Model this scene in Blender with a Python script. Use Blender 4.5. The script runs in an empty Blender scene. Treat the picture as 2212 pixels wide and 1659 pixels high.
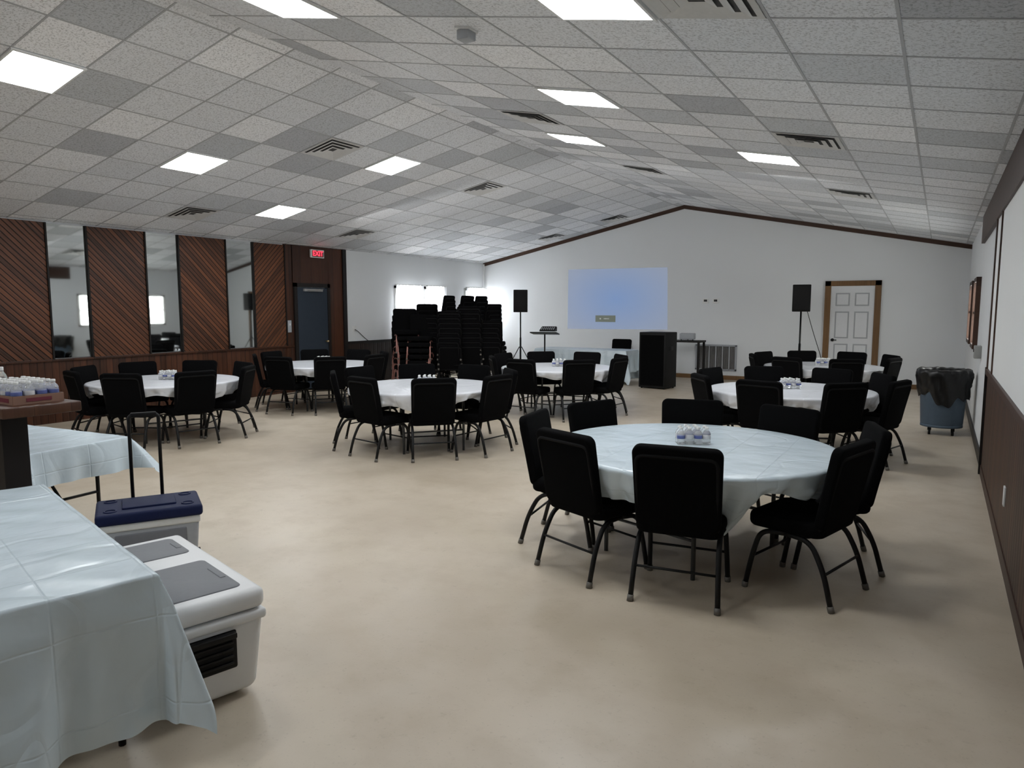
import bpy, math, random
from mathutils import Vector, Matrix, noise as mnoise
random.seed(4)
col=bpy.context.scene.collection
pi=math.pi; cos=math.cos; sin=math.sin; rad=math.radians
XL,XR,YB,YN=-11.2,0.455,17.0,-4.0
ZE,ZR,XC=2.95,4.15,-5.42
# ------------------------------------------------------------ materials
def srgb(r,g,b):
    def f(c):
        c/=255.0
        return c/12.92 if c<=.04045 else ((c+.055)/1.055)**2.4
    return (f(r),f(g),f(b),1)
class NT:
    def __init__(s,name):
        s.m=bpy.data.materials.new(name); s.m.use_nodes=True
        s.t=s.m.node_tree; s.b=s.t.nodes['Principled BSDF']; s.out=s.t.nodes['Material Output']
    def n(s,typ,**k):
        nd=s.t.nodes.new(typ)
        for a,v in k.items(): setattr(nd,a,v)
        return nd
    def l(s,a,b): s.t.links.new(a,b)
    def val(s,sock,v):
        if hasattr(v,'is_linked') or hasattr(v,'links'): s.l(v,sock)
        else: sock.default_value=v
    def math(s,op,a,b=0.0,c=None):
        nd=s.n('ShaderNodeMath',operation=op); s.val(nd.inputs[0],a); s.val(nd.inputs[1],b)
        if c is not None: s.val(nd.inputs[2],c)
        return nd.outputs[0]
    def mix(s,f,a,b,mode='MIX'):
        nd=s.n('ShaderNodeMix',data_type='RGBA',blend_type=mode); s.val(nd.inputs[0],f); s.val(nd.inputs[6],a); s.val(nd.inputs[7],b)
        return nd.outputs[2]
    def noise(s,vec,scale,detail=3,rough=.5):
        nd=s.n('ShaderNodeTexNoise'); nd.inputs['Scale'].default_value=scale; nd.inputs['Detail'].default_value=detail; nd.inputs['Roughness'].default_value=rough
        if vec is not None: s.l(vec,nd.inputs['Vector'])
        return nd.outputs['Fac']
    def ramp(s,f,p0,p1,a=(0,0,0,1),b=(1,1,1,1)):
        nd=s.n('ShaderNodeValToRGB'); s.l(f,nd.inputs[0]); e=nd.color_ramp.elements
        e[0].position=p0;e[1].position=p1;e[0].color=a;e[1].color=b
        return nd.outputs[0]
    def bump(s,h,strength=.3,dist=.01):
        nd=s.n('ShaderNodeBump'); nd.inputs['Strength'].default_value=strength; nd.inputs['Distance'].default_value=dist
        s.l(h,nd.inputs['Height']); s.l(nd.outputs[0],s.b.inputs['Normal'])
    def pos(s): return s.n('ShaderNodeNewGeometry').outputs['Position']
    def obj(s): return s.n('ShaderNodeTexCoord').outputs['Object']
def simple(name,c,rough=.5,metal=0,var=.06,scale=30,bump=0,bscale=200,emit=None,es=0,spec=.5):
    k=NT(name); v=k.obj()
    f=k.noise(v,scale)
    d=tuple(x*(1-var*2) for x in c[:3])+(1,); e=tuple(min(1,x*(1+var)) for x in c[:3])+(1,)
    k.l(k.mix(f,d,e),k.b.inputs['Base Color']); k.b.inputs['Specular IOR Level'].default_value=spec
    k.b.inputs['Roughness'].default_value=rough; k.b.inputs['Metallic'].default_value=metal
    if bump: k.bump(k.noise(v,bscale),bump,.002)
    if emit: k.b.inputs['Emission Color'].default_value=emit; k.b.inputs['Emission Strength'].default_value=es
    return k.m
def emis(name,c,s):
    k=NT(name); k.b.inputs['Base Color'].default_value=(c[0]*.8,c[1]*.8,c[2]*.8,1); k.b.inputs['Emission Color'].default_value=c; k.b.inputs['Emission Strength'].default_value=s
    return k.m
def wood(name,c1,c2,ax,spacing,rough=.45,gap=.07,dark=.12,world=True):
    k=NT(name); p=k.pos() if world else k.obj()
    dp=k.n('ShaderNodeVectorMath',operation='DOT_PRODUCT'); k.l(p,dp.inputs[0]); dp.inputs[1].default_value=ax
    u=k.math('DIVIDE',dp.outputs['Value'],spacing)
    fr=k.math('FRACT',k.math('ADD',u,1000.0)); fl=k.math('FLOOR',u)
    wn=k.n('ShaderNodeTexWhiteNoise',noise_dimensions='1D'); k.l(fl,wn.inputs['W'])
    mul=k.n('ShaderNodeVectorMath',operation='SCALE'); mul.inputs[0].default_value=ax; k.l(k.math('MULTIPLY',dp.outputs['Value'],14.0),mul.inputs['Scale'])
    ad=k.n('ShaderNodeVectorMath',operation='ADD'); k.l(p,ad.inputs[0]); k.l(mul.outputs[0],ad.inputs[1])
    g=k.noise(ad.outputs[0],2.2,5,.6)
    f=k.math('ADD',k.math('MULTIPLY',g,.7),k.math('MULTIPLY',wn.outputs['Value'],.34))
    base=k.mix(k.ramp(f,.25,.9),c1,c2)
    mask=k.math('LESS_THAN',fr,gap)
    dk=tuple(x*dark for x in c1[:3])+(1,)
    k.l(k.mix(mask,base,dk),k.b.inputs['Base Color'])
    k.b.inputs['Roughness'].default_value=rough; k.b.inputs['Specular IOR Level'].default_value=.3
    edge=k.math('SMOOTH_MIN',k.math('MULTIPLY',k.math('PINGPONG',u,.5),6.0),1.0,.2)
    k.bump(edge,.5,.006)
    return k.m
def plaster(name,c,var=.03):
    k=NT(name); p=k.pos(); f=k.noise(p,.9,4)
    k.l(k.mix(f,tuple(x*(1-var*2) for x in c[:3])+(1,),c),k.b.inputs['Base Color'])
    k.b.inputs['Roughness'].default_value=.75; k.bump(k.noise(p,90,3),.12,.004)
    return k.m
def floor_mat():
    k=NT('painted_concrete'); p=k.pos()
    a=k.noise(p,.5,5,.55); b=k.noise(p,3,7,.62); c=k.noise(p,60,3); d=k.noise(p,14,4,.7)
    c0=k.mix(k.ramp(a,.38,.66),srgb(177,163,143),srgb(203,190,171))
    c1=k.mix(k.math('MULTIPLY',k.ramp(b,.48,.72),.38),c0,srgb(162,146,123))
    c1=k.mix(k.math('MULTIPLY',k.ramp(d,.60,.75),.4),c1,srgb(148,134,114))
    c2=k.mix(k.math('MULTIPLY',k.ramp(c,.62,.75),.3),c1,srgb(128,115,98))
    k.l(c2,k.b.inputs['Base Color'])
    k.l(k.math('ADD',k.math('MULTIPLY',b,.3),.24),k.b.inputs['Roughness'])
    k.bump(k.math('ADD',b,k.math('MULTIPLY',c,.3)),.10,.006)
    return k.m
def tile_mat(name,x0,y0,T):
    k=NT(name); p=k.pos(); sp=k.n('ShaderNodeSeparateXYZ'); k.l(p,sp.inputs[0])
    ux=k.math('FLOOR',k.math('DIVIDE',k.math('SUBTRACT',sp.outputs[0],x0),T)); uy=k.math('FLOOR',k.math('DIVIDE',k.math('SUBTRACT',sp.outputs[1],y0),T))
    cb=k.n('ShaderNodeCombineXYZ'); k.l(ux,cb.inputs[0]); k.l(uy,cb.inputs[1])
    wn=k.n('ShaderNodeTexWhiteNoise',noise_dimensions='2D'); k.l(cb.outputs[0],wn.inputs['Vector'])
    sp1=k.noise(p,55,3,.75)
    base=k.ramp(wn.outputs['Value'],0,1,srgb(178,181,186),srgb(250,251,253))
    rp=base.node.color_ramp.elements; e=rp.new(.15); e.color=srgb(196,200,204); e=rp.new(.3); e.color=srgb(222,225,229); e=rp.new(.8); e.color=srgb(235,237,240)
    spk=k.ramp(sp1,.38,.5,(.5,.5,.5,1),(1,1,1,1))
    k.l(k.mix(.85,base,spk,'MULTIPLY'),k.b.inputs['Base Color'])
    k.b.inputs['Roughness'].default_value=.6; k.bump(sp1,.35,.004)
    return k.m
def cloth_mat(name,c,wr=1.0):
    k=NT(name); v=k.obj()
    n1=k.noise(v,1.6,3,.5); n2=k.noise(v,6,3,.5)
    k.l(k.mix(n1,tuple(x*.95 for x in c[:3])+(1,),c),k.b.inputs['Base Color'])
    k.b.inputs['Roughness'].default_value=.25
    mp=k.n('ShaderNodeSeparateXYZ'); k.l(v,mp.inputs[0])
    cr=None
    for o in mp.outputs:
        q=k.math('PINGPONG',k.math('ADD',o,.04),.16); cr=q if cr is None else k.math('MINIMUM',cr,q)
    cr=k.math('MINIMUM',cr,.006)
    w1=k.math('MINIMUM',k.math('ABSOLUTE',k.math('SUBTRACT',k.noise(v,2.3,1,.3),.5)),.03)
    h=k.math('ADD',k.math('MULTIPLY',n1,1.8),k.math('ADD',k.math('MULTIPLY',n2,.5),k.math('ADD',k.math('MULTIPLY',w1,5.0),k.math('MULTIPLY',cr,24.0))))
    k.bump(h,.55*wr,.024)
    return k.m
M={}
M['floor']=floor_mat()
M['wall']=plaster('white_wall_paint',srgb(222,225,227))
M['wallw']=plaster('white_panel_paint',srgb(236,238,238))
M['vent']=simple('vent_metal',srgb(200,200,198),.45,.0)
M['ventd']=simple('vent_dark',srgb(28,28,28),.8)
M['ventg']=simple('vent_throat',srgb(70,70,70),.8)
M['tbar']=simple('tbar_metal',srgb(170,172,175),.6)
M['panel']=emis('light_panel_glow',(.95,.98,1,1),31)
M['blk']=simple('black_fabric',srgb(9,9,10),1.0,0,.25,60,.4,600,spec=.06)
M['blkm']=simple('black_metal',srgb(9,9,10),.5,.0,spec=.25)
M['blkr']=simple('black_piping',srgb(13,13,14),.8,.0,spec=.14)
M['blkp']=simple('black_plastic',srgb(10,10,11),.6,spec=.2)
M['cap']=simple('grey_foot_cap',srgb(92,88,82),.5)
M['bronze']=simple('bronze_metal',srgb(156,108,100),.4,.4)
M['steel']=simple('grey_steel',srgb(80,82,84),.4,.5)
M['top']=simple('table_laminate',srgb(190,185,175),.5)
M['clothw']=cloth_mat('white_plastic_cloth',srgb(226,229,235),.7)
M['cloth']=cloth_mat('pale_blue_plastic_cloth',srgb(207,222,231))
RC1,RC2=srgb(48,28,18),srgb(122,72,44)
M['redv']=wood('red_wood_vertical',srgb(40,23,15),srgb(92,53,34),(0,1,0),.10)
M['redd']=wood('red_wood_diagonal_down',RC1,RC2,(0,.7071,.7071),.064,.42,.20)
M['redu']=wood('red_wood_diagonal_up',RC1,RC2,(0,.7071,-.7071),.064,.42,.20)
M['redp']=wood('red_wood_plain',srgb(38,22,15),srgb(78,45,29),(0,1,0),.3,.42,.02)
M['wains']=wood('brown_wood_wainscot',srgb(44,28,20),srgb(92,61,42),(0,1,0),.12,.5,.12)
M['dwains']=wood('dark_wood_wainscot',srgb(20,12,9),srgb(36,23,17),(0,1,0),.14,.5,.05)
M['trim']=wood('brown_trim_wood',srgb(40,25,18),srgb(70,45,32),(0,0,1),.5,.5,.0)
M['dktrim']=simple('dark_trim_paint',srgb(18,14,12),.5,spec=.3)
M['tan']=wood('tan_door_casing',srgb(96,70,42),srgb(130,96,60),(1,0,0),.5,.6,.0)
M['counter']=wood('counter_wood',srgb(48,29,21),srgb(86,54,38),(0,1,0),.2,.4,.01)
M['dkbrown']=simple('dark_brown_panel',srgb(16,11,9),.6,spec=.3)
M['doorw']=simple('white_door_paint',srgb(218,220,222),.8,0,.02,spec=.08)
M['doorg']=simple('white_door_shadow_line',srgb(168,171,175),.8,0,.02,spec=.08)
M['doorb']=simple('blue_grey_door_paint',srgb(38,46,56),.7,spec=.2)
M['brass']=simple('brass_metal',srgb(180,160,120),.3,.8)
M['white']=simple('white_plastic',srgb(225,226,224),.4)
M['coolw']=simple('cooler_white_plastic',srgb(222,223,224),.42,0,.03,8)
M['coolg']=simple('cooler_grey_plastic',srgb(112,114,119),.55,0,.04,40,.2,300,spec=.3)
M['navy']=simple('navy_plastic',srgb(14,24,60),.65,spec=.2)
M['lg']=simple('light_grey_plastic',srgb(156,160,165),.5)
M['can']=simple('slate_blue_plastic',srgb(70,84,98),.6,spec=.3)
M['bag']=simple('black_bag_film',srgb(8,8,9),.35,0,.2,20,.8,25,spec=.35)
M['grey']=simple('grey_box_plastic',srgb(140,140,138),.5)
M['tray']=simple('shrink_tray_card',srgb(130,96,80),.6)
M['traylab']=simple('tray_print',srgb(104,34,48),.5)
M['lab']=simple('bottle_label_blue',srgb(80,92,150),.5)
M['lab2']=simple('bottle_label_green',srgb(70,110,84),.5)
M['labw']=simple('bottle_label_white',srgb(205,205,208),.5)
M['redem']=emis('exit_red_glow',(1,.03,.06,1),2.2)
M['redbg']=simple('exit_face',srgb(120,60,62),.5)
M['day']=emis('daylight_pane',(.98,.99,1,1),16)
M['dayr']=emis('daylight_blind',(.95,.97,.93,1),7)
k=NT('mirror_glass'); k.b.inputs['Base Color'].default_value=(.76,.80,.80,1); k.b.inputs['Metallic'].default_value=1; k.b.inputs['Roughness'].default_value=.03; M['mir']=k.m
k=NT('clear_bottle_plastic'); k.b.inputs['Base Color'].default_value=(.95,.96,.96,1); k.b.inputs['Roughness'].default_value=.06; k.b.inputs['Transmission Weight'].default_value=.8; k.b.inputs['IOR'].default_value=1.2; M['pet']=k.m
k=NT('curtain_sheer'); k.b.inputs['Base Color'].default_value=(.9,.91,.92,1); k.b.inputs['Roughness'].default_value=.8
tr=k.n('ShaderNodeBsdfTranslucent'); tr.inputs[0].default_value=(.9,.92,.95,1); mx=k.n('ShaderNodeMixShader'); mx.inputs[0].default_value=.6
k.l(k.b.outputs[0],mx.inputs[1]); k.l(tr.outputs[0],mx.inputs[2]); k.l(mx.outputs[0],k.out.inputs[0]); M['curt']=k.m
k=NT('projected_blue'); v=k.obj(); gr=k.n('ShaderNodeTexGradient',gradient_type='SPHERICAL'); mp=k.n('ShaderNodeMapping'); mp.inputs['Scale'].default_value=(.55,.55,.85); k.l(v,mp.inputs[0]); k.l(mp.outputs[0],gr.inputs[0])
cc=k.mix(gr.outputs['Fac'],srgb(138,148,168),srgb(108,138,186)); k.l(cc,k.b.inputs['Emission Color']); k.b.inputs['Emission Strength'].default_value=.8; k.b.inputs['Base Color'].default_value=srgb(100,105,114); k.b.inputs['Roughness'].default_value=.9; k.b.inputs['Specular IOR Level'].default_value=.1; M['proj']=k.m
# ------------------------------------------------------------ mesh builder
class MB:
    def __init__(s): s.v=[];s.f=[];s.mi=[];s.sm=[]
    def add(s,vs,fs,mi=0,smooth=False):
        o=len(s.v); s.v+= [tuple(x) for x in vs]
        for f in fs: s.f.append(tuple(i+o for i in f)); s.mi.append(mi); s.sm.append(smooth)
        return s
    def box(s,c,d,mi=0,R=None,taper=1.0):
        vs=[]
        for z in(-.5,.5):
            t=taper if z<0 else 1
            for y in(-.5,.5):
                for x in(-.5,.5):
                    p=Vector((x*d[0]*t,y*d[1]*t,z*d[2]))
                    if R: p=R@p
                    vs.append(p+Vector(c))
        return s.add(vs,[(0,2,3,1),(4,5,7,6),(0,1,5,4),(2,6,7,3),(0,4,6,2),(1,3,7,5)],mi)
    def tube(s,pts,r,n=8,mi=0,closed=False,caps=True):
        pts=[Vector(p) for p in pts]; N=len(pts); rr=r if isinstance(r,(list,tuple)) else [r]*N
        prev=None; vs=[]
        for i,p in enumerate(pts):
            if closed: t=(pts[(i+1)%N]-pts[i-1]).normalized()
            else: t=(pts[min(i+1,N-1)]-pts[max(i-1,0)]).normalized()
            if prev is None:
                up=Vector((0,0,1)) if abs(t.z)<.9 else Vector((0,1,0)); a=t.cross(up).normalized()
            else:
                a=(prev-t*prev.dot(t)).normalized()
            prev=a; b=t.cross(a)
            for j in range(n):
                an=2*pi*j/n; vs.append(p+(a*cos(an)+b*sin(an))*rr[i])
        fs=[]
        for i in range(N if closed else N-1):
            for j in range(n):
                a0=i*n+j;a1=i*n+(j+1)%n;b0=((i+1)%N)*n+j;b1=((i+1)%N)*n+(j+1)%n
                fs.append((a0,a1,b1,b0))
        if caps and not closed:
            fs.append(tuple(range(n-1,-1,-1))); fs.append(tuple((N-1)*n+j for j in range(n)))
        return s.add(vs,fs,mi,True)
    def cyl(s,p0,p1,r,n=16,mi=0): return s.tube([p0,p1],r,n,mi)
    def lathe(s,prof,n=24,c=(0,0,0),mi=0,wob=None):
        vs=[];N=len(prof)
        for i,(r,z) in enumerate(prof):
            for j in range(n):
                an=2*pi*j/n; q=r*(1+(wob(i,an) if wob else 0)); vs.append((c[0]+q*cos(an),c[1]+q*sin(an),c[2]+z))
        fs=[(i*n+j,i*n+(j+1)%n,(i+1)*n+(j+1)%n,(i+1)*n+j) for i in range(N-1) for j in range(n)]
        fs.append(tuple(range(n-1,-1,-1))); fs.append(tuple((N-1)*n+j for j in range(n)))
        return s.add(vs,fs,mi,True)
    def poly(s,pts,d,mi=0):
        n=len(pts);d=Vector(d); vs=[Vector(p) for p in pts]+[Vector(p)+d for p in pts]
        return s.add(vs,[tuple(range(n-1,-1,-1)),tuple(range(n,2*n))]+[(i,(i+1)%n,n+(i+1)%n,n+i) for i in range(n)],mi)
    def grid(s,fn,nu,nv,mi=0):
        vs=[fn(i/nu,j/nv) for j in range(nv+1) for i in range(nu+1)]
        return s.add(vs,[(j*(nu+1)+i,j*(nu+1)+i+1,(j+1)*(nu+1)+i+1,(j+1)*(nu+1)+i) for j in range(nv) for i in range(nu)],mi,True)
    def obj(s,name,mats,parent=None,loc=(0,0,0),rot=(0,0,0),bevel=0,seg=3,smooth=None,label=None):
        me=bpy.data.meshes.new(name); me.from_pydata(s.v,[],s.f)
        if not isinstance(mats,(list,tuple)): mats=[mats]
        for m in mats: me.materials.append(m)
        for p,mi,sm in zip(me.polygons,s.mi,s.sm): p.material_index=mi; p.use_smooth=sm or bool(bevel)
        me.update()
        o=bpy.data.objects.new(name,me); col.objects.link(o); o.location=loc; o.rotation_euler=rot
        if parent: o.parent=parent
        if bevel:
            b=o.modifiers.new('bevel','BEVEL'); b.width=bevel; b.segments=seg; b.limit_method='ANGLE'; b.angle_limit=rad(40)
        if label: o['label']=label
        return o
def thing(name,label,cat,loc=(0,0,0),rz=0,group=None):
    e=bpy.data.objects.new(name,None); e.empty_display_size=.1; col.objects.link(e); e.location=loc; e.rotation_euler=(0,0,rz)
    e['label']=label; e['category']=cat
    if group: e['group']=group
    return e
def tag(o,label,cat,group=None):
    o['label']=label;o['category']=cat
    if group:o['group']=group
    return o
def struct(o): o['kind']='structure'; return o
def kids(e): return [o for o in bpy.data.objects if o.parent==e]
def clone(e,ch,loc,rz,label=None,group=None):
    n=e.copy(); col.objects.link(n); n.location=loc; n.rotation_euler=(0,0,rz)
    if label:n['label']=label
    if group:n['group']=group
    for c,sub in ch:
        q=c.copy(); q.parent=n; col.objects.link(q)
        for g in sub:
            w=g.copy(); w.parent=q; col.objects.link(w)
    return n
def tree(e): return [(c,kids(c)) for c in kids(e)]
def smoothpath(pts,r=.05,n=5):
    P=[Vector(p) for p in pts]; out=[P[0]]
    for i in range(1,len(P)-1):
        a=(P[i-1]-P[i]);b=(P[i+1]-P[i]); q=min(r,a.length*.48,b.length*.48)
        s=P[i]+a.normalized()*q; e=P[i]+b.normalized()*q
        for t in range(n+1):
            u=t/n; out.append(s*(1-u)**2+P[i]*2*u*(1-u)+e*u*u)
    out.append(P[-1]); return out
def rrect(w,h,r,n=6):
    pts=[]
    for cx,cy,a0 in((w/2-r,h/2-r,0),(-w/2+r,h/2-r,90),(-w/2+r,-h/2+r,180),(w/2-r,-h/2+r,270)):
        for i in range(n+1):
            a=rad(a0+90*i/n); pts.append((cx+r*cos(a),cy+r*sin(a)))
    return pts
def ceilz(x): return ZR-(ZR-ZE)*((XC-x)/(XC-XL) if x<XC else (x-XC)/(XR-XC))
# ------------------------------------------------------------ room shell
struct(MB().box(((XL+XR)/2,(YB+YN)/2,-.1),(XR-XL+.6,YB-YN+.6,.2)).obj('floor',M['floor']))
prof=[(XL,0),(XR,0),(XR,ZE),(XC,ZR),(XL,ZE)]
struct(MB().poly([(x,YB,z) for x,z in prof],(0,.2,0)).obj('wall_back',M['wall']))
struct(MB().poly([(x,YN-.2,z) for x,z in prof],(0,.2,0)).obj('wall_near',M['wall']))
struct(MB().box((XL-.1,(YB+YN)/2,ZE/2),(.2,YB-YN,ZE)).obj('wall_left',M['wall']))
struct(MB().box((XR+.1,(YB+YN)/2,ZE/2),(.2,YB-YN,ZE)).obj('wall_right',M['wall']))
T=.61
LX0=-7.08-T/2; LY0=3.44-T/2; RX0=-4.22-T/2; RY0=3.75-T/2
M['tileL']=tile_mat('ceiling_tile_acoustic',LX0,LY0,T); M['tileR']=tile_mat('ceiling_tile_speckled',RX0,RY0,T)
b=MB()
b.poly([(XL-.2,YN,ceilz(XL)-.04),(XC,YN,ZR),(XC,YN,ZR+.15),(XL-.2,YN,ZE+.15)],(0,YB-YN,0),0)
b.poly([(XR+.2,YN,ceilz(XR)-.04),(XR+.2,YN,ZE+.15),(XC,YN,ZR+.15),(XC,YN,ZR)],(0,YB-YN,0),1)
def onceil(x,y,dz=0): return Vector((x,y,ceilz(x)-dz))
w=.0085
def tbars(x0,y0,xa,xb):
    i=math.ceil((xa-x0)/T)
    while x0+i*T<xb-.02:
        x=x0+i*T
        if x>xa+.02: b.poly([(x-w,YN,ceilz(x-w)-.003),(x+w,YN,ceilz(x+w)-.003),(x+w,YN,ceilz(x+w)+.02),(x-w,YN,ceilz(x-w)+.02)],(0,YB-YN,0),2)
        i+=1
    j=math.ceil((YN-y0)/T)
    while y0+j*T<YB:
        y=y0+j*T
        b.poly([(xa,y-w,ceilz(xa+1e-6)-.003),(xb,y-w,ceilz(xb-1e-6)-.003),(xb,y-w,ceilz(xb-1e-6)+.02),(xa,y-w,ceilz(xa+1e-6)+.02)],(0,2*w,0),2)
        j+=1
tbars(LX0,LY0,XL,XC); tbars(RX0,RY0,XC,XR)
struct(b.obj('ceiling',[M['tileL'],M['tileR'],M['tbar']]))
tn=[0]
def trim(mb,mat,base=None,**k):
    tn[0]+=1
    return struct(mb.obj(base or 'trim_%d'%tn[0],mat,**k))
# back wall trims
b=MB(); b.poly([(XL,YB-.03,ZE),(XL,YB-.03,ZE-.09),(XC,YB-.03,ZR-.09),(XC,YB-.03,ZR)],(0,.03,0)); trim(b,M['trim'])
b=MB(); b.poly([(XR,YB-.03,ZE-.09),(XR,YB-.03,ZE),(XC,YB-.03,ZR),(XC,YB-.03,ZR-.09)],(0,.03,0)); trim(b,M['trim'])
trim(MB().box((-7.5,YB-.01,.05),(7.3,.02,.10)),M['tan'],'baseboard_back')
trim(MB().box((-.35,YB-.01,.05),(1.5,.02,.10)),M['tan'],'baseboard_back.001')
# left wall : wood cladding
trim(MB().box((XL+.015,(YN+9.98)/2,.46),(.03,9.98-YN,.92)),M['redv'])
trim(MB().box((XL+.03,(YN+9.98)/2,.93),(.06,9.98-YN,.035)),M['redp'],bevel=.005)
for y0,y1,m in((YN,4.5,'redd'),(4.5,5.43,'redd'),(6.0,6.93,'redd'),(7.52,8.45,'redd'),(9.05,9.8,'redu')):
    trim(MB().box((XL+.02,(y0+y1)/2,(ZE+.94)/2-.01),(.04,y1-y0,ZE-.96)),M[m])
    for yy in(y0,y1): trim(MB().box((XL+.03,yy,(ZE+.94)/2-.01),(.06,.025,ZE-.96)),M['dkbrown'])
trim(MB().box((XL+.02,9.9,(ZE)/2),(.04,.2,ZE)),M['redp'])
trim(MB().box((XL+.02,10.48,(ZE+2.2)/2),(.04,1.0,ZE-2.2)),M['redp'])
trim(MB().box((XL+.02,11.17,ZE/2),(.04,.4,ZE)),M['redp'])
trim(MB().box((XL+.04,11.42,ZE/2),(.08,.1,ZE)),M['dktrim'])
trim(MB().box((XL+.01,(11.47+YB)/2,.45),(.02,YB-11.47,.9)),M['dwains'])
trim(MB().box((XL+.02,(11.47+YB)/2,.93),(.04,YB-11.47,.06)),M['dkbrown'])
trim(MB().box((XL+.03,YB-.03,(ZE+.9)/2),(.05,.05,ZE-.95)),M['wallw'])
for y0,y1 in((5.43,6.0),(6.93,7.52),(8.45,9.05)):
    e=thing('wall_mirror','tall narrow mirror set between diagonal wood panels on the wall','mirror',(XL,(y0+y1)/2,.95),group='tall mirrors between the wood panels')
    MB().box((.02,0,.99),(.02,y1-y0-.02,1.96)).obj('mirror_glass',M['mir'],e)
    b=MB()
    for s in(-1,1): b.box((.03,s*(y1-y0)/2*.955,.99),(.02,.012,1.96))
    b.obj('mirror_edge',M['dkbrown'],e)
# blue grey door on the left wall
b=MB(); b.box((XL+.04,10.03,1.1),(.09,.08,2.2)); b.box((XL+.04,10.93,1.1),(.09,.08,2.2)); b.box((XL+.04,10.48,2.16),(.09,.98,.08)); trim(b,M['dktrim'])
d=struct(MB().box((XL+.05,10.48,1.06),(.05,.82,2.1)).obj('door_1',M['doorb'],bevel=.004))
b=MB(); b.cyl((XL+.07,10.82,1.0),(XL+.13,10.82,1.0),.015); b.lathe([(.02,0),(.03,.01),(.03,.03),(.015,.04)],12,(XL+.13,10.82,.98)); b.obj('door_knob',M['brass'],d)
b=MB().box((XL+.09,10.48,2.06),(.05,.5,.05)); b.tube([(XL+.11,10.3,2.06),(XL+.22,10.5,2.07),(XL+.1,10.75,2.08)],.012); b.obj('door_closer',M['grey'],d)
# exit sign
e=thing('exit_sign','lit red exit sign in a pale housing above the door','exit sign',(XL+.04,10.64,2.73))
MB().box((.025,0,.08),(.05,.36,.165)).obj('sign_housing',M['white'],e,bevel=.008)
MB().box((.052,0,.08),(.006,.31,.13)).obj('sign_face',M['redbg'],e)
cu=bpy.data.curves.new('exit_text','FONT'); cu.body='EXIT'; cu.size=.14; cu.extrude=.002; cu.align_x='CENTER'; cu.align_y='CENTER'; cu.offset=.003
to=bpy.data.objects.new('tmp',cu); col.objects.link(to); bpy.context.view_layer.update()
me=bpy.data.meshes.new_from_object(to.evaluated_get(bpy.context.evaluated_depsgraph_get())); bpy.data.objects.remove(to)
me.materials.clear(); me.materials.append(M['redem'])
o=bpy.data.objects.new('sign_letters',me); col.objects.link(o); o.parent=e; o.location=(.058,0,.08); o.rotation_euler=(pi/2,0,pi/2)
e=thing('light_switch','beige wall switch plate on the wood wall beside the door','light switch',(XL+.04,9.87,1.33))
MB().box((.01,0,0),(.015,.09,.24)).obj('switch_plate',M['lg'],e,bevel=.003); MB().box((.022,0,.04),(.02,.02,.04)).obj('switch_toggle',M['white'],e)
e=thing('wall_outlet','white outlet plate with a dark cable plugged in','outlet',(XL,11.75,1.24))
MB().box((.006,0,0),(.012,.12,.12)).obj('outlet_plate',M['white'],e,bevel=.002); MB().tube(smoothpath([(.02,0,-.02),(.06,.05,-.06),(.03,.3,-.22),(.03,.42,-.29)],.05),.008,6).obj('power_cable',M['blkp'],e)
# windows
wn_=[0]
def window(x,y0,y1,z0,z1,sx,mat,fm):
    wn_[0]+=1; b=MB(); yc=(y0+y1)/2; zc=(z0+z1)/2
    w_=struct(MB().box((x+sx*.012,yc,zc),(.02,y1-y0,z1-z0)).obj('window_%d'%wn_[0],M[mat]))
    for yy in(y0,y1): b.box((x+sx*.03,yy,zc),(.06,.06,z1-z0+.06))
    for zz in(z0,z1): b.box((x+sx*.03,yc,zz),(.06,y1-y0+.06,.06))
    b.box((x+sx*.025,yc,zc),(.03,.03,z1-z0)); b.box((x+sx*.025,yc,zc),(.03,y1-y0,.03))
    b.obj('window_frame',M[fm],w_)
    return w_
for y0,y1 in((13.15,14.0),(14.25,14.95),(16.05,16.95)):
    window(XL,y0,y1,1.05,2.2,1,'day','white')
def curtain(x,y0,y1,z0,z1,lab,sw=0):
    n=int((y1-y0)*90)
    def fn(u,v):
        y=y0+(y1-y0)*u; y=y-sw*(1-v)*(1-u)
        return (x+.022*sin(y*52)+.012*sin(y*23+1),y,z0+(z1-z0)*v)
    e=thing('curtain',lab,'curtain',(0,0,0),group='white sheer window curtains')
    MB().grid(fn,n,8).obj('curtain_fabric',M['curt'],e)
    MB().cyl((x,y0-.05,z1),(x,y1+.05,z1),.012,8).obj('curtain_rod',M['white'],e)
curtain(XL+.15,13.05,14.1,.95,2.25,'white sheer curtain glowing with daylight over the window',.1)
curtain(XL+.15,14.2,15.0,.98,2.25,'white sheer curtain glowing with daylight over the window')
curtain(XL+.15,15.95,16.9,.98,2.25,'white sheer curtain glowing with daylight over the window')
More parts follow.
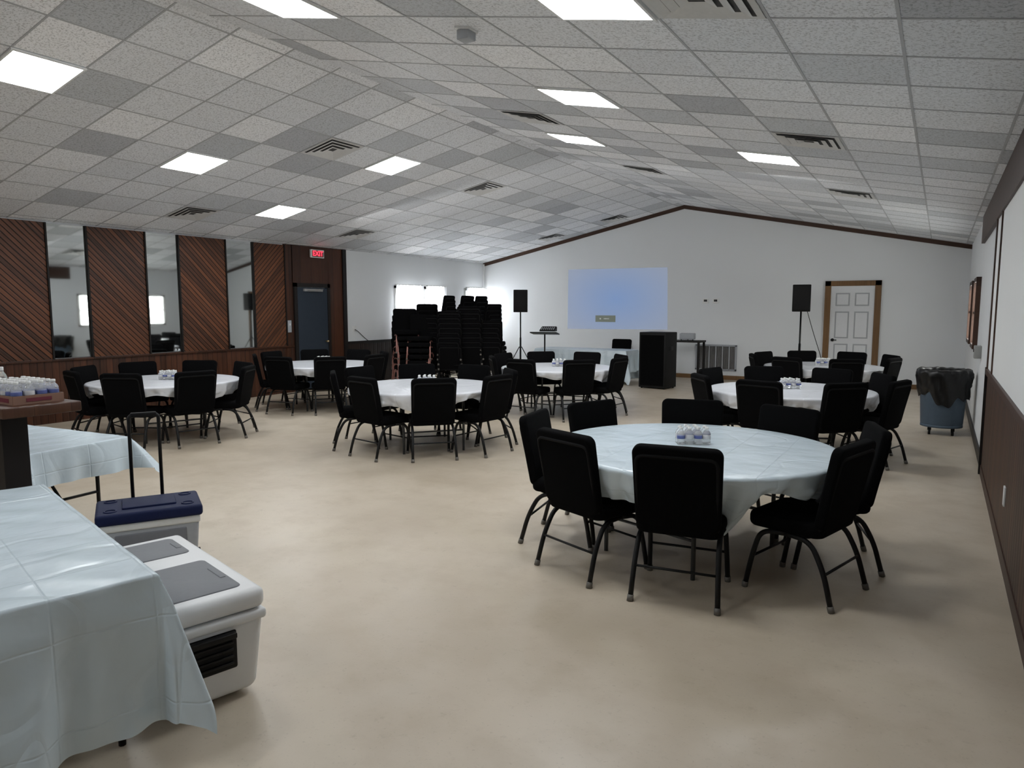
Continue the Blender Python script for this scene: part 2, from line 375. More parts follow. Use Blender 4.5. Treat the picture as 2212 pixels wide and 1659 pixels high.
# right wall
trim(MB().box((XR-.01,(YN+8.6)/2,.52),(.02,8.6-YN,1.04)),M['wains'])
trim(MB().box((XR-.02,(YN+8.6)/2,1.06),(.04,8.6-YN,.06)),M['trim'],bevel=.005)
trim(MB().box((XR-.014,(YN+8.6)/2,.05),(.028,8.6-YN,.10)),M['trim'],'baseboard_right')
trim(MB().box((XR-.01,(8.6+YB)/2,.06),(.02,YB-8.6,.12)),M['dktrim'],'baseboard_right.001')
trim(MB().box((XR-.02,(YN+11.7)/2,2.75),(.04,11.7-YN,.36)),M['trim'])
trim(MB().box((XR-.01,(YN+8.6)/2,1.83),(.02,8.6-YN,1.48)),M['wallw'])
for yy in(4.4,7.9,8.62): trim(MB().box((XR-.018,yy,1.83),(.03,.04 if yy<8 else .08,1.5)),M['trim'])
trim(MB().box((XR-.02,8.62,.55),(.045,.06,1.1)),M['dktrim'])
for y0,y1 in((11.9,12.8),(13.6,14.7)): window(XR,y0,y1,1.15,2.1,-1,'dayr','trim')
e=thing('wall_outlet','white outlet plate on the wood wainscot','outlet',(XR-.02,5.7,.44)); MB().box((-.005,0,0),(.01,.08,.13)).obj('outlet_plate',M['white'],e,bevel=.002)
e=thing('wall_control','small grey control box mounted on the wall','control box',(XR,10.6,1.15)); MB().box((-.04,0,0),(.08,.14,.16)).obj('control_housing',M['grey'],e,bevel=.01); MB().box((-.083,0,.02),(.008,.08,.04)).obj('control_display',M['blkp'],e)
# back door
b=MB(); b.box((-2.15,YB-.03,1.14),(.12,.06,2.28)); b.box((-1.17,YB-.03,1.14),(.12,.06,2.28)); b.box((-1.66,YB-.03,2.225),(1.1,.06,.11)); trim(b,M['tan'],bevel=.004)
d=struct(MB().box((-1.66,YB-.015,1.09),(.86,.03,2.17)).obj('door_2',M['doorw']))
b=MB()
for sx in(-1,1):
    for z0,z1 in((.22,.92),(1.04,1.62),(1.74,2.02)):
        cx=-1.66+sx*.19; zc=(z0+z1)/2; hh=z1-z0
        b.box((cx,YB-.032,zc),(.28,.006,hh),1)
        b.box((cx,YB-.038,zc),(.225,.016,hh-.055),0)
b.obj('door_panels',[M['doorw'],M['doorg']],d)
b=MB(); b.cyl((-2.02,YB-.03,1.0),(-2.02,YB-.09,1.0),.012); b.box((-1.98,YB-.09,1.0),(.1,.015,.02)); b.cyl((-2.02,YB-.03,1.0),(-2.02,YB-.045,1.0),.035); b.obj('door_handle',M['blkm'],d)
for x in(-4.84,-4.6):
    e=thing('thermostat','small white wall thermostat with a dark display','thermostat',(x,YB,1.86),group='thermostats on the far wall')
    MB().box((0,-.015,0),(.14,.03,.11)).obj('thermostat_body',M['white'],e,bevel=.006); MB().box((0,-.032,.01),(.08,.004,.05)).obj('thermostat_display',M['ventd'],e)
e=thing('return_air_grille','white louvered return air grille low on the wall','vent',(-4.56,YB,.52))
b=MB(); b.box((0,-.015,.29),(.98,.03,.04)); b.box((0,-.015,-.29),(.98,.03,.04)); b.box((-.47,-.015,0),(.04,.03,.6)); b.box((.47,-.015,0),(.04,.03,.6))
for i in range(1,6): b.box((-.47+i*.157,-.015,0),(.02,.03,.58))
b.obj('grille_frame',M['lg'],e)
b=MB()
for i in range(30): b.box((-.46+i*.0317,-.012,0),(.012,.02,.56))
b.obj('grille_slats',M['grey'],e); MB().box((0,-.002,0),(.94,.004,.58)).obj('grille_duct',M['ventd'],e)
e=thing('projection_screen','pale blue projected picture glowing on the white wall','projected image',(-7.15,YB,1.92))
MB().poly([(-1.37,-.006,-.775),(1.38,-.006,-.755),(1.345,-.006,.765),(-1.36,-.006,.785)][::-1],(0,.005,0)).obj('projected_picture',M['proj'],e)
b=MB().box((-.28,-.01,-.5),(.56,.006,.17)); b.obj('message_box',simple('message_box_grey',srgb(90,96,88),.6,emit=srgb(118,126,112),es=.35),e)
b=MB()
for i,x in enumerate((-.42,-.31,-.27,-.23,-.19)): b.box((x,-.015,-.5),(.03 if i else .04,.004,.03 if i else .04))
b.obj('message_marks',M['white'],e)
# ------------------------------------------------------------ ceiling fixtures
def slope(x): return math.atan2(ZR-ZE,XC-XL)*-1 if x<XC else math.atan2(ZR-ZE,XR-XC)
def tilt(e,x): e.rotation_euler=(0,slope(x),0)
for i,(x,y) in enumerate([(-7.08,3.44),(-8.3,5.88),(-7.08,8.32),(-9.52,8.32),(-3.0,6.19),(-4.22,8.63),(-1.78,8.63),(-1.78,3.75),(-4.22,3.75),
      (-9.52,1.0),(-6.47,-.8),(-3.0,-.5)]):  # these three panels are out of view, added for illumination
    e=thing('ceiling_light','square flat light panel glowing white in the ceiling grid','ceiling light',onceil(x,y),group='square ceiling light panels'); tilt(e,x)
    MB().box((0,0,-.012),(.585,.575,.012)).obj('light_diffuser',M['panel'],e)
    b=MB()
    for s in(-1,1): b.box((s*.3,0,-.012),(.02,.62,.016)); b.box((0,s*.295,-.012),(.6,.02,.016))
    b.obj('light_frame',M['white'],e)
def vent(x,y):
    e=thing('ceiling_vent','square grey metal air diffuser with dark louvers in the ceiling','air vent',onceil(x,y),group='square ceiling air vents'); tilt(e,x)
    b=MB()
    for o2,i2,z0,z1 in((.30,.262,-.007,-.007),(.25,.195,-.022,-.008),(.175,.12,-.022,-.008),(.10,.045,-.022,-.008)):
        vs=[(-o2,-o2,z0),(o2,-o2,z0),(o2,o2,z0),(-o2,o2,z0),(-i2,-i2,z1),(i2,-i2,z1),(i2,i2,z1),(-i2,i2,z1)]
        b.add(vs,[(0,4,5,1),(1,5,6,2),(2,6,7,3),(3,7,4,0)])
    b.obj('vent_louvers',M['vent'],e)
    MB().box((0,0,-.003),(.53,.53,.003)).obj('vent_opening',M['ventg'],e)
for p in((-7.08,7.10),(-10.13,7.10),(-7.08,10.76),(-10.13,10.76),(-8.6,16.2),(-6.9,16.2),(-4.22,7.41),(-4.22,11.07),(-1.17,7.41),(-1.17,11.07),(-1.17,3.75)): vent(*p)
e=thing('smoke_detector','small white boxy detector hanging under the ceiling tiles','detector',onceil(-2.97,4.3))
MB().box((0,0,-.045),(.10,.10,.07)).obj('detector_body',M['lg'],e,bevel=.008); MB().box((0,0,-.008),(.12,.12,.014),0,Matrix.Rotation(slope(0),3,'Y')).obj('detector_plate',M['white'],e)
# ------------------------------------------------------------ chair
def chair_parts(e,legm,frm):
    b=MB(); pts=rrect(.50,.46,.07); b.poly([(x,y+.01,.39) for x,y in pts],(0,0,.092)); b.obj('seat',M['blk'],e,bevel=.03,seg=3)
    b=MB(); tl=Matrix.Rotation(rad(11),3,'X')
    pts=[]
    for x,z in rrect(.495,.505,.05):
        pts.append((x*(1+.05*(z/.5)),z))
    b.poly([tl@Vector((x,-.024,z))+Vector((0,-.245,.68)) for x,z in pts][::-1],tl@Vector((0,.062,0))); b.obj('backrest',M['blk'],e,bevel=.016,seg=3)
    pth=[(-.215,.0,.375),(-.222,-.17,.40),(-.224,-.222,.50)]
    for x,z in((-.228,.198),(.228,.198)):
        v=tl@Vector((x,-.022,z))+Vector((0,-.245,.68)); pth.append(tuple(v))
    pth+= [(.224,-.222,.50),(.222,-.17,.40),(.215,0,.375)]
    MB().tube(smoothpath(pth,.05,6),.011,8).obj('back_frame',frm,e)
    for sx in(-1,1):
        f=[(sx*.245,.235,.0),(sx*.236,.195,.22),(sx*.230,.15,.375),(sx*.225,.0,.385)]
        b=MB().tube(smoothpath(f,.12,7),.0155,10); b.cyl((sx*.245,.235,0),(sx*.2435,.2305,.035),.019,10,1); b.obj('leg',[legm,M['cap']],e)
        r=[(sx*.247,-.295,.0),(sx*.238,-.235,.22),(sx*.230,-.15,.375),(sx*.225,.0,.385)]
        b=MB().tube(smoothpath(r,.12,7),.0155,10); b.cyl((sx*.247,-.295,0),(sx*.2455,-.285,.035),.019,10,1); b.obj('leg',[legm,M['cap']],e)
    MB().cyl((-.238,-.24,.20),(.238,-.24,.20),.008,8).obj('stretcher',legm,e)
    MB().cyl((-.236,.199,.20),(.236,.199,.20),.008,8).obj('stretcher',legm,e)
CL='black padded banquet chair with thin metal legs at a round table'
tmpl=thing('banquet_chair',CL,'chair'); chair_parts(tmpl,M['blkm'],M['blkr']); tt=tree(tmpl); first=[True]
def place_chair(x,y,rz,label=CL,group=None):
    if first[0]:
        first[0]=False; tmpl.location=(x,y,0); tmpl.rotation_euler=(0,0,rz); tmpl['label']=label; tmpl['group']=group; return tmpl
    return clone(tmpl,tt,(x,y,0),rz,label,group)
TABLES=[((-1.44,4.83),[(-78,1.06,-4),(-120,1.08,9),(-166,1.16,-5),(-21,1.15,5),(17,1.19,0),(65,1.12,3),(107,1.11,-3),(153,1.15,4)],'cloth'),
 ((-1.48,8.82),[(-98,1.06,-3),(-50,1.08,4),(-14,1.2,-4),(30,1.1,0),(72,1.08,3),(118,1.08,-2),(163,1.1,2),(-143,1.12,0)],'clothw'),
 ((-1.63,12.7),[(-113,1.07,3),(-65,1.08,-3),(-18,1.12,0),(27,1.1,3),(72,1.08,0),(117,1.1,0),(162,1.1,-3),(-158,1.14,0)],'clothw'),
 ((-5.42,6.9),[(-46,1.0,2),(-95,1.04,-6),(-141,1.12,6),(-1,1.1,-5),(44,1.1,3),(89,1.08,0),(134,1.08,0),(178,1.14,0)],'clothw'),
 ((-5.3,10.25),[(-45,1.05,0),(-95,1.08,3),(-2,1.1,-3),(44,1.1,0),(89,1.08,2),(134,1.1,0),(178,1.1,0),(-141,1.1,0)],'clothw'),
 ((-8.8,5.65),[(-14,1.08,2),(-59,1.08,-4),(-104,1.1,2),(-149,1.1,0),(32,1.12,3),(77,1.1,0),(121,1.08,0),(166,1.1,0)],'clothw'),
 ((-9.1,8.74),[(-37,1.08,0),(-82,1.1,4),(8,1.1,-3),(53,1.1,0),(98,1.1,0),(143,1.1,0),(-127,1.1,0),(-172,1.12,0)],'clothw')]
gname=['nearest','right middle','far right','center','rear center','wall side','rear wall side']
desc=['round table with a pale blue plastic cloth near the wainscot','round table with a white plastic cloth beside the trash can','round table with a white cloth in front of the white door','round table with a white plastic cloth in the hall middle','round table with a white plastic cloth near the black cabinet','round table with a white plastic cloth beside the mirrors','round table with a white plastic cloth near the dark door']
# ------------------------------------------------------------ round tables
rt=thing('round_table','round folding table with grey steel legs under a plastic cloth','table',group='round banquet tables')
MB().lathe([(.88,.708),(.90,.712),(.905,.72),(.905,.734),(.90,.738)],64).obj('tabletop',M['top'],rt)
for sx in(-1,1):
    for sy in(-1,1):
        MB().tube(smoothpath([(sx*.48,sy*.36,0),(sx*.48,sy*.36,.66),(sx*.48,sy*.22,.70)],.05),.015,10).obj('leg',M['steel'],rt)
    MB().cyl((sx*.48,-.36,.25),(sx*.48,.36,.25),.01,8).obj('crossbar',M['steel'],rt)
MB().box((0,0,.69),(1.0,.06,.03)).obj('apron_rail',M['steel'],rt)
rtt=tree(rt)
def round_cloth(c,seed,mat,rz,deep=None,long=.10,R=.93):
    rn=random.Random(seed); ph=[rn.uniform(0,6.28) for _ in range(6)]; n=300
    prof=[(0.0,0),(.3,0),(.6,0),(.8,0),(R-.03,0),(R-.008,-.004),(R+.002,-.016)]; H=14
    vs=[(0,0,.744)];fs=[]
    rings=prof[1:]
    for r,z in rings:
        for j in range(n):
            a=2*pi*j/n; vs.append((r*cos(a),r*sin(a),.744+z))
    for h in range(1,H+1):
        for j in range(n):
            a=2*pi*j/n
            L=long+.035*sin(3*a+ph[0])+.025*sin(5*a+ph[1])+.014*sin(13*a+ph[2])+.03*max(0,sin(2*a+ph[5])); pull=0
            if deep:
                for da,dl,wd in deep:
                    q=(a-da+pi)%(2*pi)-pi; gsn=math.exp(-(q/wd)**2); L+=dl*gsn; pull+=gsn*dl
            L=max(.05,L); t=h/H; z=-.016-L*t
            fold=(.012*sin(17*a+ph[3])+.010*sin(29*a+ph[4])+.008*sin(47*a+ph[1]+t*2))*min(1,t*1.3)*(1+pull*5)
            fold+=.03*mnoise.noise(Vector((a*9,t*2.2*L/.15,seed)))*t+.012*mnoise.noise(Vector((a*24,t*5*L/.15,seed+5)))*t
            r=R+.002+fold-.05*t*t*(L/.15)-pull*.45*t
            vs.append((r*cos(a),r*sin(a),.744+z))
    for j in range(n): fs.append((0,1+j,1+(j+1)%n))
    for i in range(len(rings)+H-1):
        for j in range(n):
            a=1+i*n+j;b2=1+i*n+(j+1)%n; fs.append((a,a+n,b2+n,b2))
    return MB().add(vs,fs,0,True).obj('tablecloth',M[mat],loc=(c[0],c[1],0),rot=(0,0,rz))
def bottle_parts(e,H=.135,R=.029,lab='lab'):
    s=H/.135
    MB().lathe([(R*.85,0),(R,.006*s),(R,.025*s),(R*.93,.03*s),(R,.036*s),(R,.085*s),(R*.8,.1*s),(R*.42,.113*s),(.0125,.118*s),(.0125,.124*s)],14).obj('bottle_body',M['pet'],e)
    MB().lathe([(R*1.02,.048*s),(R*1.025,.049*s),(R*1.025,.070*s),(R*1.02,.071*s)],14).obj('bottle_label',M[lab],e)
    MB().lathe([(.013,.119*s),(.0135,.121*s),(.0135,.134*s),(.011,.136*s)],12).obj('bottle_cap',M['white'],e)
BT={}
for kx,lx,tx,hx,rx_ in(('a','lab','small clear water bottle with blue label and white cap',.122,.028),('b','lab2','clear water bottle with green label and white cap',.18,.031),('c','labw','small clear water bottle with white label and white cap',.122,.028)):
    e=thing('water_bottle',tx,'bottle'); bottle_parts(e,hx,rx_,lx); BT[kx]=[e,tree(e),True]
def bottle(x,y,z,group,kx='a'):
    B=BT[kx]
    if B[2]: B[2]=False; B[0].location=(x,y,z); B[0]['group']=group; return
    clone(B[0],B[1],(x,y,z),random.uniform(0,6),None,group)
for ti,((cx,cy),chs,cm) in enumerate(TABLES):
    rz=math.atan2(cy,cx)+rad(12)
    if ti==0: rt.location=(cx,cy,0); rt.rotation_euler=(0,0,rad(72)); rt['label']=desc[0]
    else: clone(rt,rtt,(cx,cy,0),rz,desc[ti])
    deep=[(rad(-57),.26,.09),(rad(-64),.10,.25),(rad(-100),.05,.25),(rad(-8),.08,.2)] if ti==0 else [(rad(-70+ti*23),.08,.15),(rad(10+ti*31),.07,.12)]
    o=round_cloth((cx,cy),ti+3,cm,0,deep,.12 if ti==0 else .105,.975 if ti==0 else .93)
    tag(o,('pale blue' if ti==0 else 'white')+' glossy plastic cloth draped over a round table','tablecloth','plastic cloths on the round tables')
    grp='black chairs around the %s round table'%gname[ti]
    for a,r,tw in chs:
        A=rad(a); face=A+pi+rad(tw)
        fx,fy=cx+r*cos(A),cy+r*sin(A)
        place_chair(fx+.295*cos(face),fy+.295*sin(face),face-pi/2,CL,grp)
    rx,ry=.8563,.5165
    for j in range(3):
        for i in range(4):
            if j==2 and i in(0,3): continue
            px=(i-1.5)*.060+random.uniform(-.002,.002); py=(j-1)*.060
            bottle(cx+rx*px-ry*py-.03,cy+ry*px+rx*py+.08,.7455,'water bottles on the %s round table'%gname[ti],'a' if (i+j+ti)%2==0 else 'c')
# ------------------------------------------------------------ stacked chairs
def joined_chair(name,legm):
    e=thing('tmpc','x','x'); chair_parts(e,legm,legm); bpy.context.view_layer.update()
    dg=bpy.context.evaluated_depsgraph_get(); B=MB(); mats=[M['blk'],legm,M['cap']]
    for c in kids(e):
        me=bpy.data.meshes.new_from_object(c.evaluated_get(dg)); ms=[m for m in c.data.materials]
        o=len(B.v); B.v+=[tuple(v.co) for v in me.vertices]
        for p in me.polygons: B.f.append(tuple(i+o for i in p.vertices)); B.mi.append(mats.index(ms[p.material_index])); B.sm.append(True)
    for c in kids(e): bpy.data.objects.remove(c)
    bpy.data.objects.remove(e)
    return B,mats
B1,m1=joined_chair('a',M['blkr']); B2,m2=joined_chair('b',M['bronze'])
sc1=B1.obj('stacked_chair',m1); sc2=B2.obj('stacked_chair',m2); bases={1:sc1,2:sc2}; used={1:False,2:False}
def stack(u,D,n,face,kind,st=.095):
    al=rad(31.1)+math.atan((1106-u)/1530); x=-D*sin(al); y=D*cos(al)
    lean=random.uniform(.003,.012)
    for i in range(n):
        o=bases[kind]
        if used[kind]: o=o.copy(); col.objects.link(o)
        used[kind]=True
        fz=face+rad(random.uniform(-7,7))
        k2=i*lean
        o.location=(x-sin(fz)*k2,y+cos(fz)*k2,i*st); o.rotation_euler=(0,0,fz)
        tag(o,'black padded chair with bronze metal legs stacked in a tall pile' if kind==2 else 'black padded chair stacked in a tall pile','chair','chairs piled in tall stacks by the window')
stack(878,15.3,7,rad(232),2,.125)
stack(908,15.0,6,rad(205),2,.125)
stack(918,16.6,10,rad(50),1)
stack(938,15.4,7,rad(12),1,.10)
stack(956,16.3,12,rad(95),1)
stack(975,15.1,8,rad(25),1,.10)
stack(992,16.5,12,rad(88),1)
stack(1016,15.2,9,rad(34),1,.10)
stack(1026,16.8,12,rad(90),1)
stack(1050,16.3,10,rad(82),1)
stack(1064,15.2,6,rad(18),1,.10)
# ------------------------------------------------------------ rectangular tables with cloths
def folding_table(P0,ang,L,W,label,clothlabel,mat,oh_end,oh_side,seed,side_flare=(1,1),cf=.26):
    a=Vector((cos(ang),sin(ang),0)); w_=Vector((cos(ang+pi/2),sin(ang+pi/2),0))
    c=Vector((P0[0],P0[1],0))+a*L/2+w_*W/2
    e=thing('folding_table',label,'table',c,ang)
    MB().box((0,0,.72),(L-.01,W-.01,.03)).obj('tabletop',M['top'],e,bevel=.008)
    for sx in(-1,1):
        xx=sx*(L/2-.28)
        MB().tube(smoothpath([(xx,-W/2+.08,0),(xx,-W/2+.08,.6),(xx,-W/2+.12,.70)],.04),.014,8).obj('leg',M['blkm'],e)
        MB().tube(smoothpath([(xx,W/2-.08,0),(xx,W/2-.08,.6),(xx,W/2-.12,.70)],.04),.014,8).obj('leg',M['blkm'],e)
        MB().cyl((xx,-W/2+.08,.32),(xx,W/2-.08,.32),.011,8).obj('crossbar',M['blkm'],e)
        MB().cyl((xx,0,.32),(xx-sx*.38,0,.70),.011,8).obj('folding_brace',M['blkm'],e)
    rn=random.Random(seed); ph=[rn.uniform(0,6.28) for _ in range(8)]
    nu,nv=200,130; LL=L+2*oh_end; WW=W+2*oh_side; vs=[]
    for j in range(nv+1):
        for i in range(nu+1):
            s=-LL/2+LL*i/nu; t=-WW/2+WW*j/nv
            dx=max(0,abs(s)-L/2); dy=max(0,abs(t)-W/2); d=math.hypot(dx,dy); gx=1 if s>0 else -1; gy=1 if t>0 else -1
            x=max(-L/2,min(L/2,s)); y=max(-W/2,min(W/2,t)); z=.7445
            if d>0:
                ux,uy=dx/d*gx,dy/d*gy; corner=2*min(dx,dy)/max(dx,dy) if max(dx,dy)>0 else 0; corner=min(1,corner)
                fl=(side_flare[0] if gy>0 else side_flare[1]) if dy>dx else 1
                q=(s if dy>dx else t)
                wave=.024*sin(11*q+ph[0])+.014*sin(23*q+ph[1]+d*3)+.008*sin(41*q+ph[4]-d*5)+.03*mnoise.noise(Vector((q*7,d*3,seed)))
                k_=min(1,d/.12)
                an=math.atan2(dy,dx)
                wave2=.03*sin(an*8+ph[5])*(1 if corner>.05 else 0)*corner
                out=.012*k_+d*(.05*fl+cf*corner)+wave*(d/.3)*(1-corner)*fl+wave2*d/.4
                x+=ux*out;y+=uy*out
                drop=d*(.985-.10*corner); z=.7445-drop
                if d<.02: z=.7445-d*.6
            else: z+=.0015*sin(9*s+ph[2])*sin(7*t+ph[3])+.0012*sin(23*s-17*t+ph[6])
            vs.append((x,y,max(z,.012)))
    fs=[(j*(nu+1)+i,j*(nu+1)+i+1,(j+1)*(nu+1)+i+1,(j+1)*(nu+1)+i) for j in range(nv) for i in range(nu)]
    o=MB().add(vs,fs,0,True).obj('tablecloth',M[mat],loc=c+Vector((0,0,.004)),rot=(0,0,ang)); tag(o,clothlabel,'tablecloth')
    return e
angA=math.atan2(.254,-.967)
folding_table((-2.36,1.45),angA,1.83,.76,'long folding table under a pale blue cloth next to coolers','pale blue glossy plastic cloth hanging low with a flared corner','cloth',.56,.34,1,side_flare=(1,.25),cf=.2)
angB=math.atan2(-.10,-.99)
folding_table((-5.12,2.98),angB,1.83,.72,'folding table with black legs behind the wood counter','pale blue plastic cloth with a short overhang','cloth',.24,.24,5,cf=.55)
folding_table((-5.95,15.5),pi,2.3,.75,'long table with pale blue cloth below the projected picture','pale blue cloth hanging to the floor below the projected picture','cloth',.5,.70,8)
place_chair(-6.75,16.2,pi,'black padded chair behind the long blue table','black chair behind the long table')
# ------------------------------------------------------------ counter and bottled water
e=thing('serving_counter','raised wooden counter with dark panel base','counter',(-5.58,2.03,0))
MB().box((-.0,.02,1.12),(2.44,.42,.06)).obj('countertop',M['counter'],e,bevel=.008)
MB().box((-.19,0,.54),(2.2,.14,1.1)).obj('counter_base',M['dkbrown'],e)
def tray(x,y,lw,lab,rz=0,lm='traylab',nx=6,ny=4,kind='a',D=.26):
    e=thing('bottle_tray',lab,'tray',(x,y,1.151),rz,'cardboard trays of bottled water')
    b=MB(); W=lw
    b.box((0,0,.003),(W,D,.006)); b.box((0,-D/2,.025),(W,.005,.05)); b.box((0,D/2,.025),(W,.005,.05)); b.box((-W/2,0,.025),(.005,D,.05)); b.box((W/2,0,.025),(.005,D,.05))
    b.obj('tray_card',M['tray'],e)
    b=MB(); b.poly([(-W*.42,-D/2-.004,.008),(-W*.1,-D/2-.004,.008),(-W*.18,-D/2-.004,.04),(-W*.3,-D/2-.004,.044),(-W*.42,-D/2-.004,.03)],(0,.002,0)); b.poly([(-W*.02,-D/2-.004,.016),(W*.4,-D/2-.004,.012),(W*.4,-D/2-.004,.036),(W*.02,-D/2-.004,.04)],(0,.002,0)); b.box((W/2+.004,0,.025),(.003,D*.5,.02)); b.obj('tray_print',M[lm],e)
    for i in range(nx):
        for j in range(ny):
            px=-W/2+.036+i*(W-.072)/(nx-1); py=-D/2+.036+j*(D-.072)/(ny-1)
            c_=cos(rz);s_=sin(rz); kk=kind
            if kind=='a': kk='c' if random.random()<.5 else 'a'
            bottle(x+px*c_-py*s_,y+px*s_+py*c_,1.158,'bottled water on the counter',kk)
tray(-4.66,2.07,.42,'tray of small water bottles with dark red print',0,'traylab',7,4,'a',.27)
tray(-5.1,2.0,.40,'tray of water bottles with green labels',0,'lab2',5,3,'b')
# ------------------------------------------------------------ coolers
rz=angA-pi/2
e=thing('white_cooler','large white cooler with grey lid hatches and black end handle','cooler',(-3.01,1.915,0),rz)
L,W=1.02,.43
b=MB(); b.box((0,0,.20),(W,L,.36),0,None,.90); b.obj('cooler_body',M['coolw'],e,bevel=.045,seg=5)
MB().box((0,0,.375),(W+.008,L+.008,.045)).obj('body_rim',M['coolw'],e,bevel=.014)
b=MB(); b.box((0,0,.447),(W+.006,L+.006,.094),0,None); lid=b.obj('lid',M['coolw'],e,bevel=.035,seg=5)
for y0,l_ in((-.22,.44),(.30,.28)):
    b=MB(); b.poly([(x-.02,y+y0,.486) for x,y in rrect(W-.10,l_,.03)],(0,0,.013)); b.obj('lid_hatch',M['coolg'],lid,bevel=.005,seg=2)
    MB().box((.12,y0,.498),(.025,l_*.35,.008)).obj('hatch_latch',M['coolg'],lid,bevel=.003)
b=MB(); yy=-L/2
b.box((-.02,yy+.014,.255),(.21,.03,.17)); hd=b.obj('end_handle',M['blkp'],e,bevel=.01)
b=MB()
for i in range(4): b.box((-.02,yy-.004,.20+i*.03),(.17,.012,.010))
b.box((-.02,yy-.014,.325),(.19,.03,.022)); b.obj('handle_grip',M['blkm'],hd,bevel=.003)
for sx in(-1,1):
    MB().cyl((sx*.16,L/2-.03,.055),(sx*.20,L/2-.03,.055),.055,20).obj('wheel',M['blkp'],e)
e=thing('wheeled_cooler','light grey wheeled cooler with navy lid and tall black pull handle','cooler',(-4.16,2.52,0),math.atan2(.866,.5)-pi/2)
L,W=.54,.36
MB().box((0,0,.22),(W,L,.36),0,None,.9).obj('cooler_body',M['lg'],e,bevel=.03,seg=4)
MB().box((W/2-.005,0,.26),(.02,L*.72,.2)).obj('side_panel',M['coolg'],e,bevel=.008)
MB().box((0,0,.405),(W+.01,L+.01,.05)).obj('body_rim',M['white'],e,bevel=.012)
lid=MB().box((0,0,.46),(W+.04,L+.04,.07)).obj('lid',M['navy'],e,bevel=.02,seg=4)
MB().box((0,0,.499),(W*.6,L*.55,.014)).obj('lid_top',M['navy'],lid,bevel=.006)
for sx in(-1,1):
    for sy in(-1,1):
        MB().tube([(sx*.12+.032*cos(t*pi/8),sy*.21+.032*sin(t*pi/8),.496) for t in range(16)],.006,6,closed=True).obj('cup_holder',M['navy'],lid)
hn=MB().tube(smoothpath([(-.20,-.085,.30),(-.215,-.085,1.02),(-.215,.085,1.02),(-.20,.085,.30)],.03),.011,8).obj('pull_handle',M['blkm'],e)
MB().box((-.215,0,1.02),(.03,.15,.03)).obj('handle_grip',M['blkp'],hn,bevel=.008)
for sy in(-1,1): MB().cyl((-.13,sy*.25,.06),(-.13,sy*.29,.06),.06,20).obj('wheel',M['blkp'],e)
# ------------------------------------------------------------ trash can
e=thing('trash_can','slate blue round trash can with black bag on a wheeled dolly','trash can',(.08,11.15,0))
MB().lathe([(.245,.14),(.25,.15),(.28,.72),(.295,.74),(.295,.78),(.28,.80)],40).obj('can_body',M['can'],e)
pr=[(.292,.50),(.302,.54),(.308,.60),(.314,.66),(.320,.72),(.327,.78),(.330,.83),(.320,.87),(.29,.885),(.25,.865),(.22,.80)]
b=MB(); n=96; vs=[]
for i,(r,z) in enumerate(pr):
    for j in range(n):
        a=2*pi*j/n; nz=mnoise.noise(Vector((cos(a)*5,sin(a)*5,z*9)))
        rr=r+.022*nz+.008*sin(13*a+z*20); zz=z+(.07*sin(2*a+1)+.05*sin(5*a)+.03*sin(11*a))*max(0,(.66-z)/.16)+.012*nz
        vs.append((rr*cos(a),rr*sin(a),zz))
fs=[(i*n+j,i*n+(j+1)%n,(i+1)*n+(j+1)%n,(i+1)*n+j) for i in range(len(pr)-1) for j in range(n)]
b.add(vs,fs,0,True); b.obj('bag_liner',M['bag'],e)
MB().lathe([(.21,.10),(.25,.105),(.25,.14),(.22,.145)],32).obj('dolly',M['can'],e)
for i in range(4):
    a=pi/4+i*pi/2; b=MB(); x,y=.19*cos(a),.19*sin(a); b.cyl((x-.015,y,.035),(x+.015,y,.035),.035,14); b.box((x,y,.085),(.045,.03,.05)); b.obj('caster',M['blkp'],e)
# ------------------------------------------------------------ speakers
def speaker(x,y,ztop,lab):
    rz=math.atan2(-y,-x)+pi/2
    e=thing('loudspeaker',lab,'speaker',(x,y,0),rz,'loudspeakers on tripod stands'); zc=ztop-.28
    b=MB(); b.poly([(-.18,-.15,zc-.28),(.18,-.15,zc-.28),(.13,.15,zc-.28),(-.13,.15,zc-.28)],(0,0,.56)); bd=b.obj('speaker_body',M['blkp'],e,bevel=.015)
    MB().box((0,-.155,zc),(.30,.012,.50)).obj('speaker_grille',M['blkp'],bd,bevel=.004)
    MB().cyl((0,0,.35),(0,0,zc-.28),.018,12).obj('stand_pole',M['blkm'],e); MB().cyl((0,0,.18),(0,0,.95),.024,12).obj('stand_sleeve',M['blkm'],e)
    for i in range(3):
        a=pi/2+i*2*pi/3; b=MB().cyl((.03*cos(a),.03*sin(a),.72),(.48*cos(a),.48*sin(a),.015),.012,8); b.cyl((.03*cos(a),.03*sin(a),.25),(.25*cos(a),.25*sin(a),.37),.008,8); b.obj('tripod_leg',M['blkm'],e)
    return e
speaker(-9.1,15.5,2.15,'black loudspeaker on a tripod stand beside stacked chairs')
e=speaker(-2.52,15.9,2.18,'black loudspeaker on a tripod stand beside the white door')
MB().tube(smoothpath([(.1,.1,1.7),(.25,.15,1.2),(.45,.2,.6),(.55,.3,.02)],.2),.007,6).obj('speaker_cable',M['blkm'],e)
e=thing('speaker_cabinet','tall black cabinet with dark grille front standing on the floor','cabinet',(-5.12,14.5,0),rad(-8))
MB().box((0,0,.605),(.62,.52,1.17)).obj('cabinet_body',M['blkp'],e,bevel=.015)
MB().box((0,-.262,.6),(.54,.012,1.06)).obj('cabinet_grille',M['blk'],e,bevel=.004)
MB().box((.315,0,.85),(.012,.14,.08)).obj('side_handle',M['blkm'],e,bevel=.004)
for sx in(-1,1):
    for sy in(-1,1): MB().cyl((sx*.26,sy*.21,0),(sx*.26,sy*.21,.03),.02,10).obj('foot',M['blkm'],e)
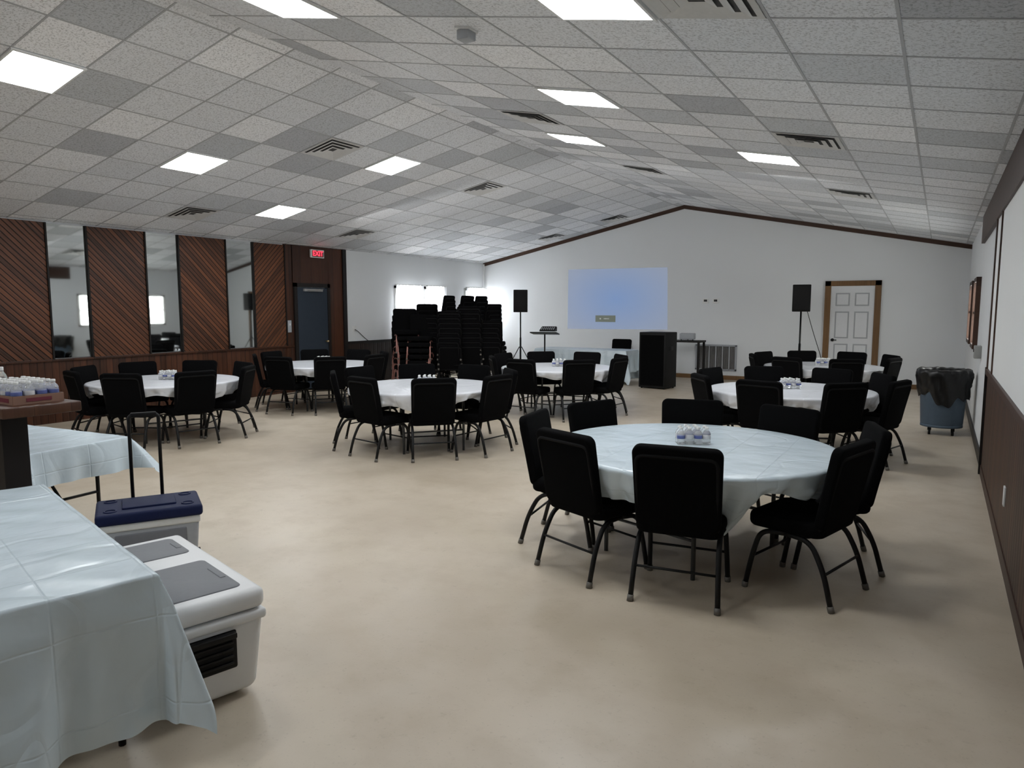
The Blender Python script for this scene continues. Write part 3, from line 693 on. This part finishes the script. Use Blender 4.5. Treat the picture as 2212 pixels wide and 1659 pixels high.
# equipment stand
e=thing('mixer_stand','black folding stand carrying a small audio mixer','stand',(-7.75,14.3,0),rad(15))
MB().cyl((0,0,.1),(0,0,1.1),.018,10).obj('stand_pole',M['blkm'],e); MB().box((0,0,1.12),(.62,.36,.025),0,Matrix.Rotation(rad(-8),3,'X')).obj('stand_tray',M['blkm'],e,bevel=.005)
for i in range(3):
    a=i*2*pi/3+.3; MB().cyl((0,0,.35),(.35*cos(a),.35*sin(a),.012),.011,8).obj('stand_leg',M['blkm'],e)
e=thing('audio_mixer','black audio mixer with a raised rear resting on a stand','audio mixer',(-7.68,14.33,1.165),rad(15))
b=MB().poly([(-.18,-.1,0),(-.18,.13,0),(-.18,.13,.10),(-.18,-.1,.03)],(.36,0,0))
for i in range(7):
    for j in range(3): b.cyl((-.14+i*.046,-.06+j*.055,.035+j*.017),(-.14+i*.046,-.065+j*.055,.062+j*.017),.009,8,1)
b.obj('mixer_body',[M['blkp'],M['lg']],e)
MB().box((0,.12,.07),(.34,.03,.08)).obj('mixer_back_panel',M['blkp'],e,bevel=.005)
e=thing('side_table','dark narrow table against the wall beside the grille','table',(-5.1,16.2,0))
MB().box((0,0,.93),(.9,.5,.04)).obj('tabletop',M['dkbrown'],e,bevel=.005)
for sx in(-1,1):
    for sy in(-1,1): MB().box((sx*.41,sy*.21,.455),(.045,.045,.91)).obj('leg',M['dkbrown'],e)
e=thing('projector','white projector with a round lens on the side table','projector',(-5.0,16.15,.951),rad(10))
MB().box((0,0,.095),(.34,.28,.14)).obj('projector_body',M['lg'],e,bevel=.02); MB().cyl((.07,.14,.09),(.07,.18,.09),.045,20).obj('projector_lens',M['blkp'],e)
for px,py in((-.13,-.08),(.13,-.08),(0,.1)): MB().cyl((px,py,0),(px,py,.03),.012,8).obj('foot',M['blkp'],e)
# ------------------------------------------------------------ added fill light to brighten the gable wall, not a fixture of the hall
la=bpy.data.lights.new('added_wall_fill','AREA'); la.shape='RECTANGLE'; la.size=8.0; la.size_y=1.6; la.energy=46; la.color=(1,.99,.97)
lo=bpy.data.objects.new('added_fill_light',la); col.objects.link(lo); lo.location=(-5.4,9.6,2.75); lo.rotation_euler=(rad(60),0,0); tag(lo,'added soft fill light brightening the far gable wall','fill light')
# ------------------------------------------------------------ world, camera
wd=bpy.data.worlds.new('world'); bpy.context.scene.world=wd; wd.use_nodes=True; wd.node_tree.nodes['Background'].inputs[0].default_value=(.6,.7,.85,1); wd.node_tree.nodes['Background'].inputs[1].default_value=.5
cam=bpy.data.cameras.new('camera'); cam.sensor_width=36; cam.lens=1530/2212*36; cam.clip_start=.05; cam.clip_end=100
co=bpy.data.objects.new('camera',cam); col.objects.link(co); co.location=(0,0,1.7); co.rotation_euler=(rad(90-6.14),0,rad(31.1))
bpy.context.scene.camera=co
vs_=bpy.context.scene.view_settings
vs_.view_transform='Standard'; vs_.look='None'; vs_.gamma=1.08
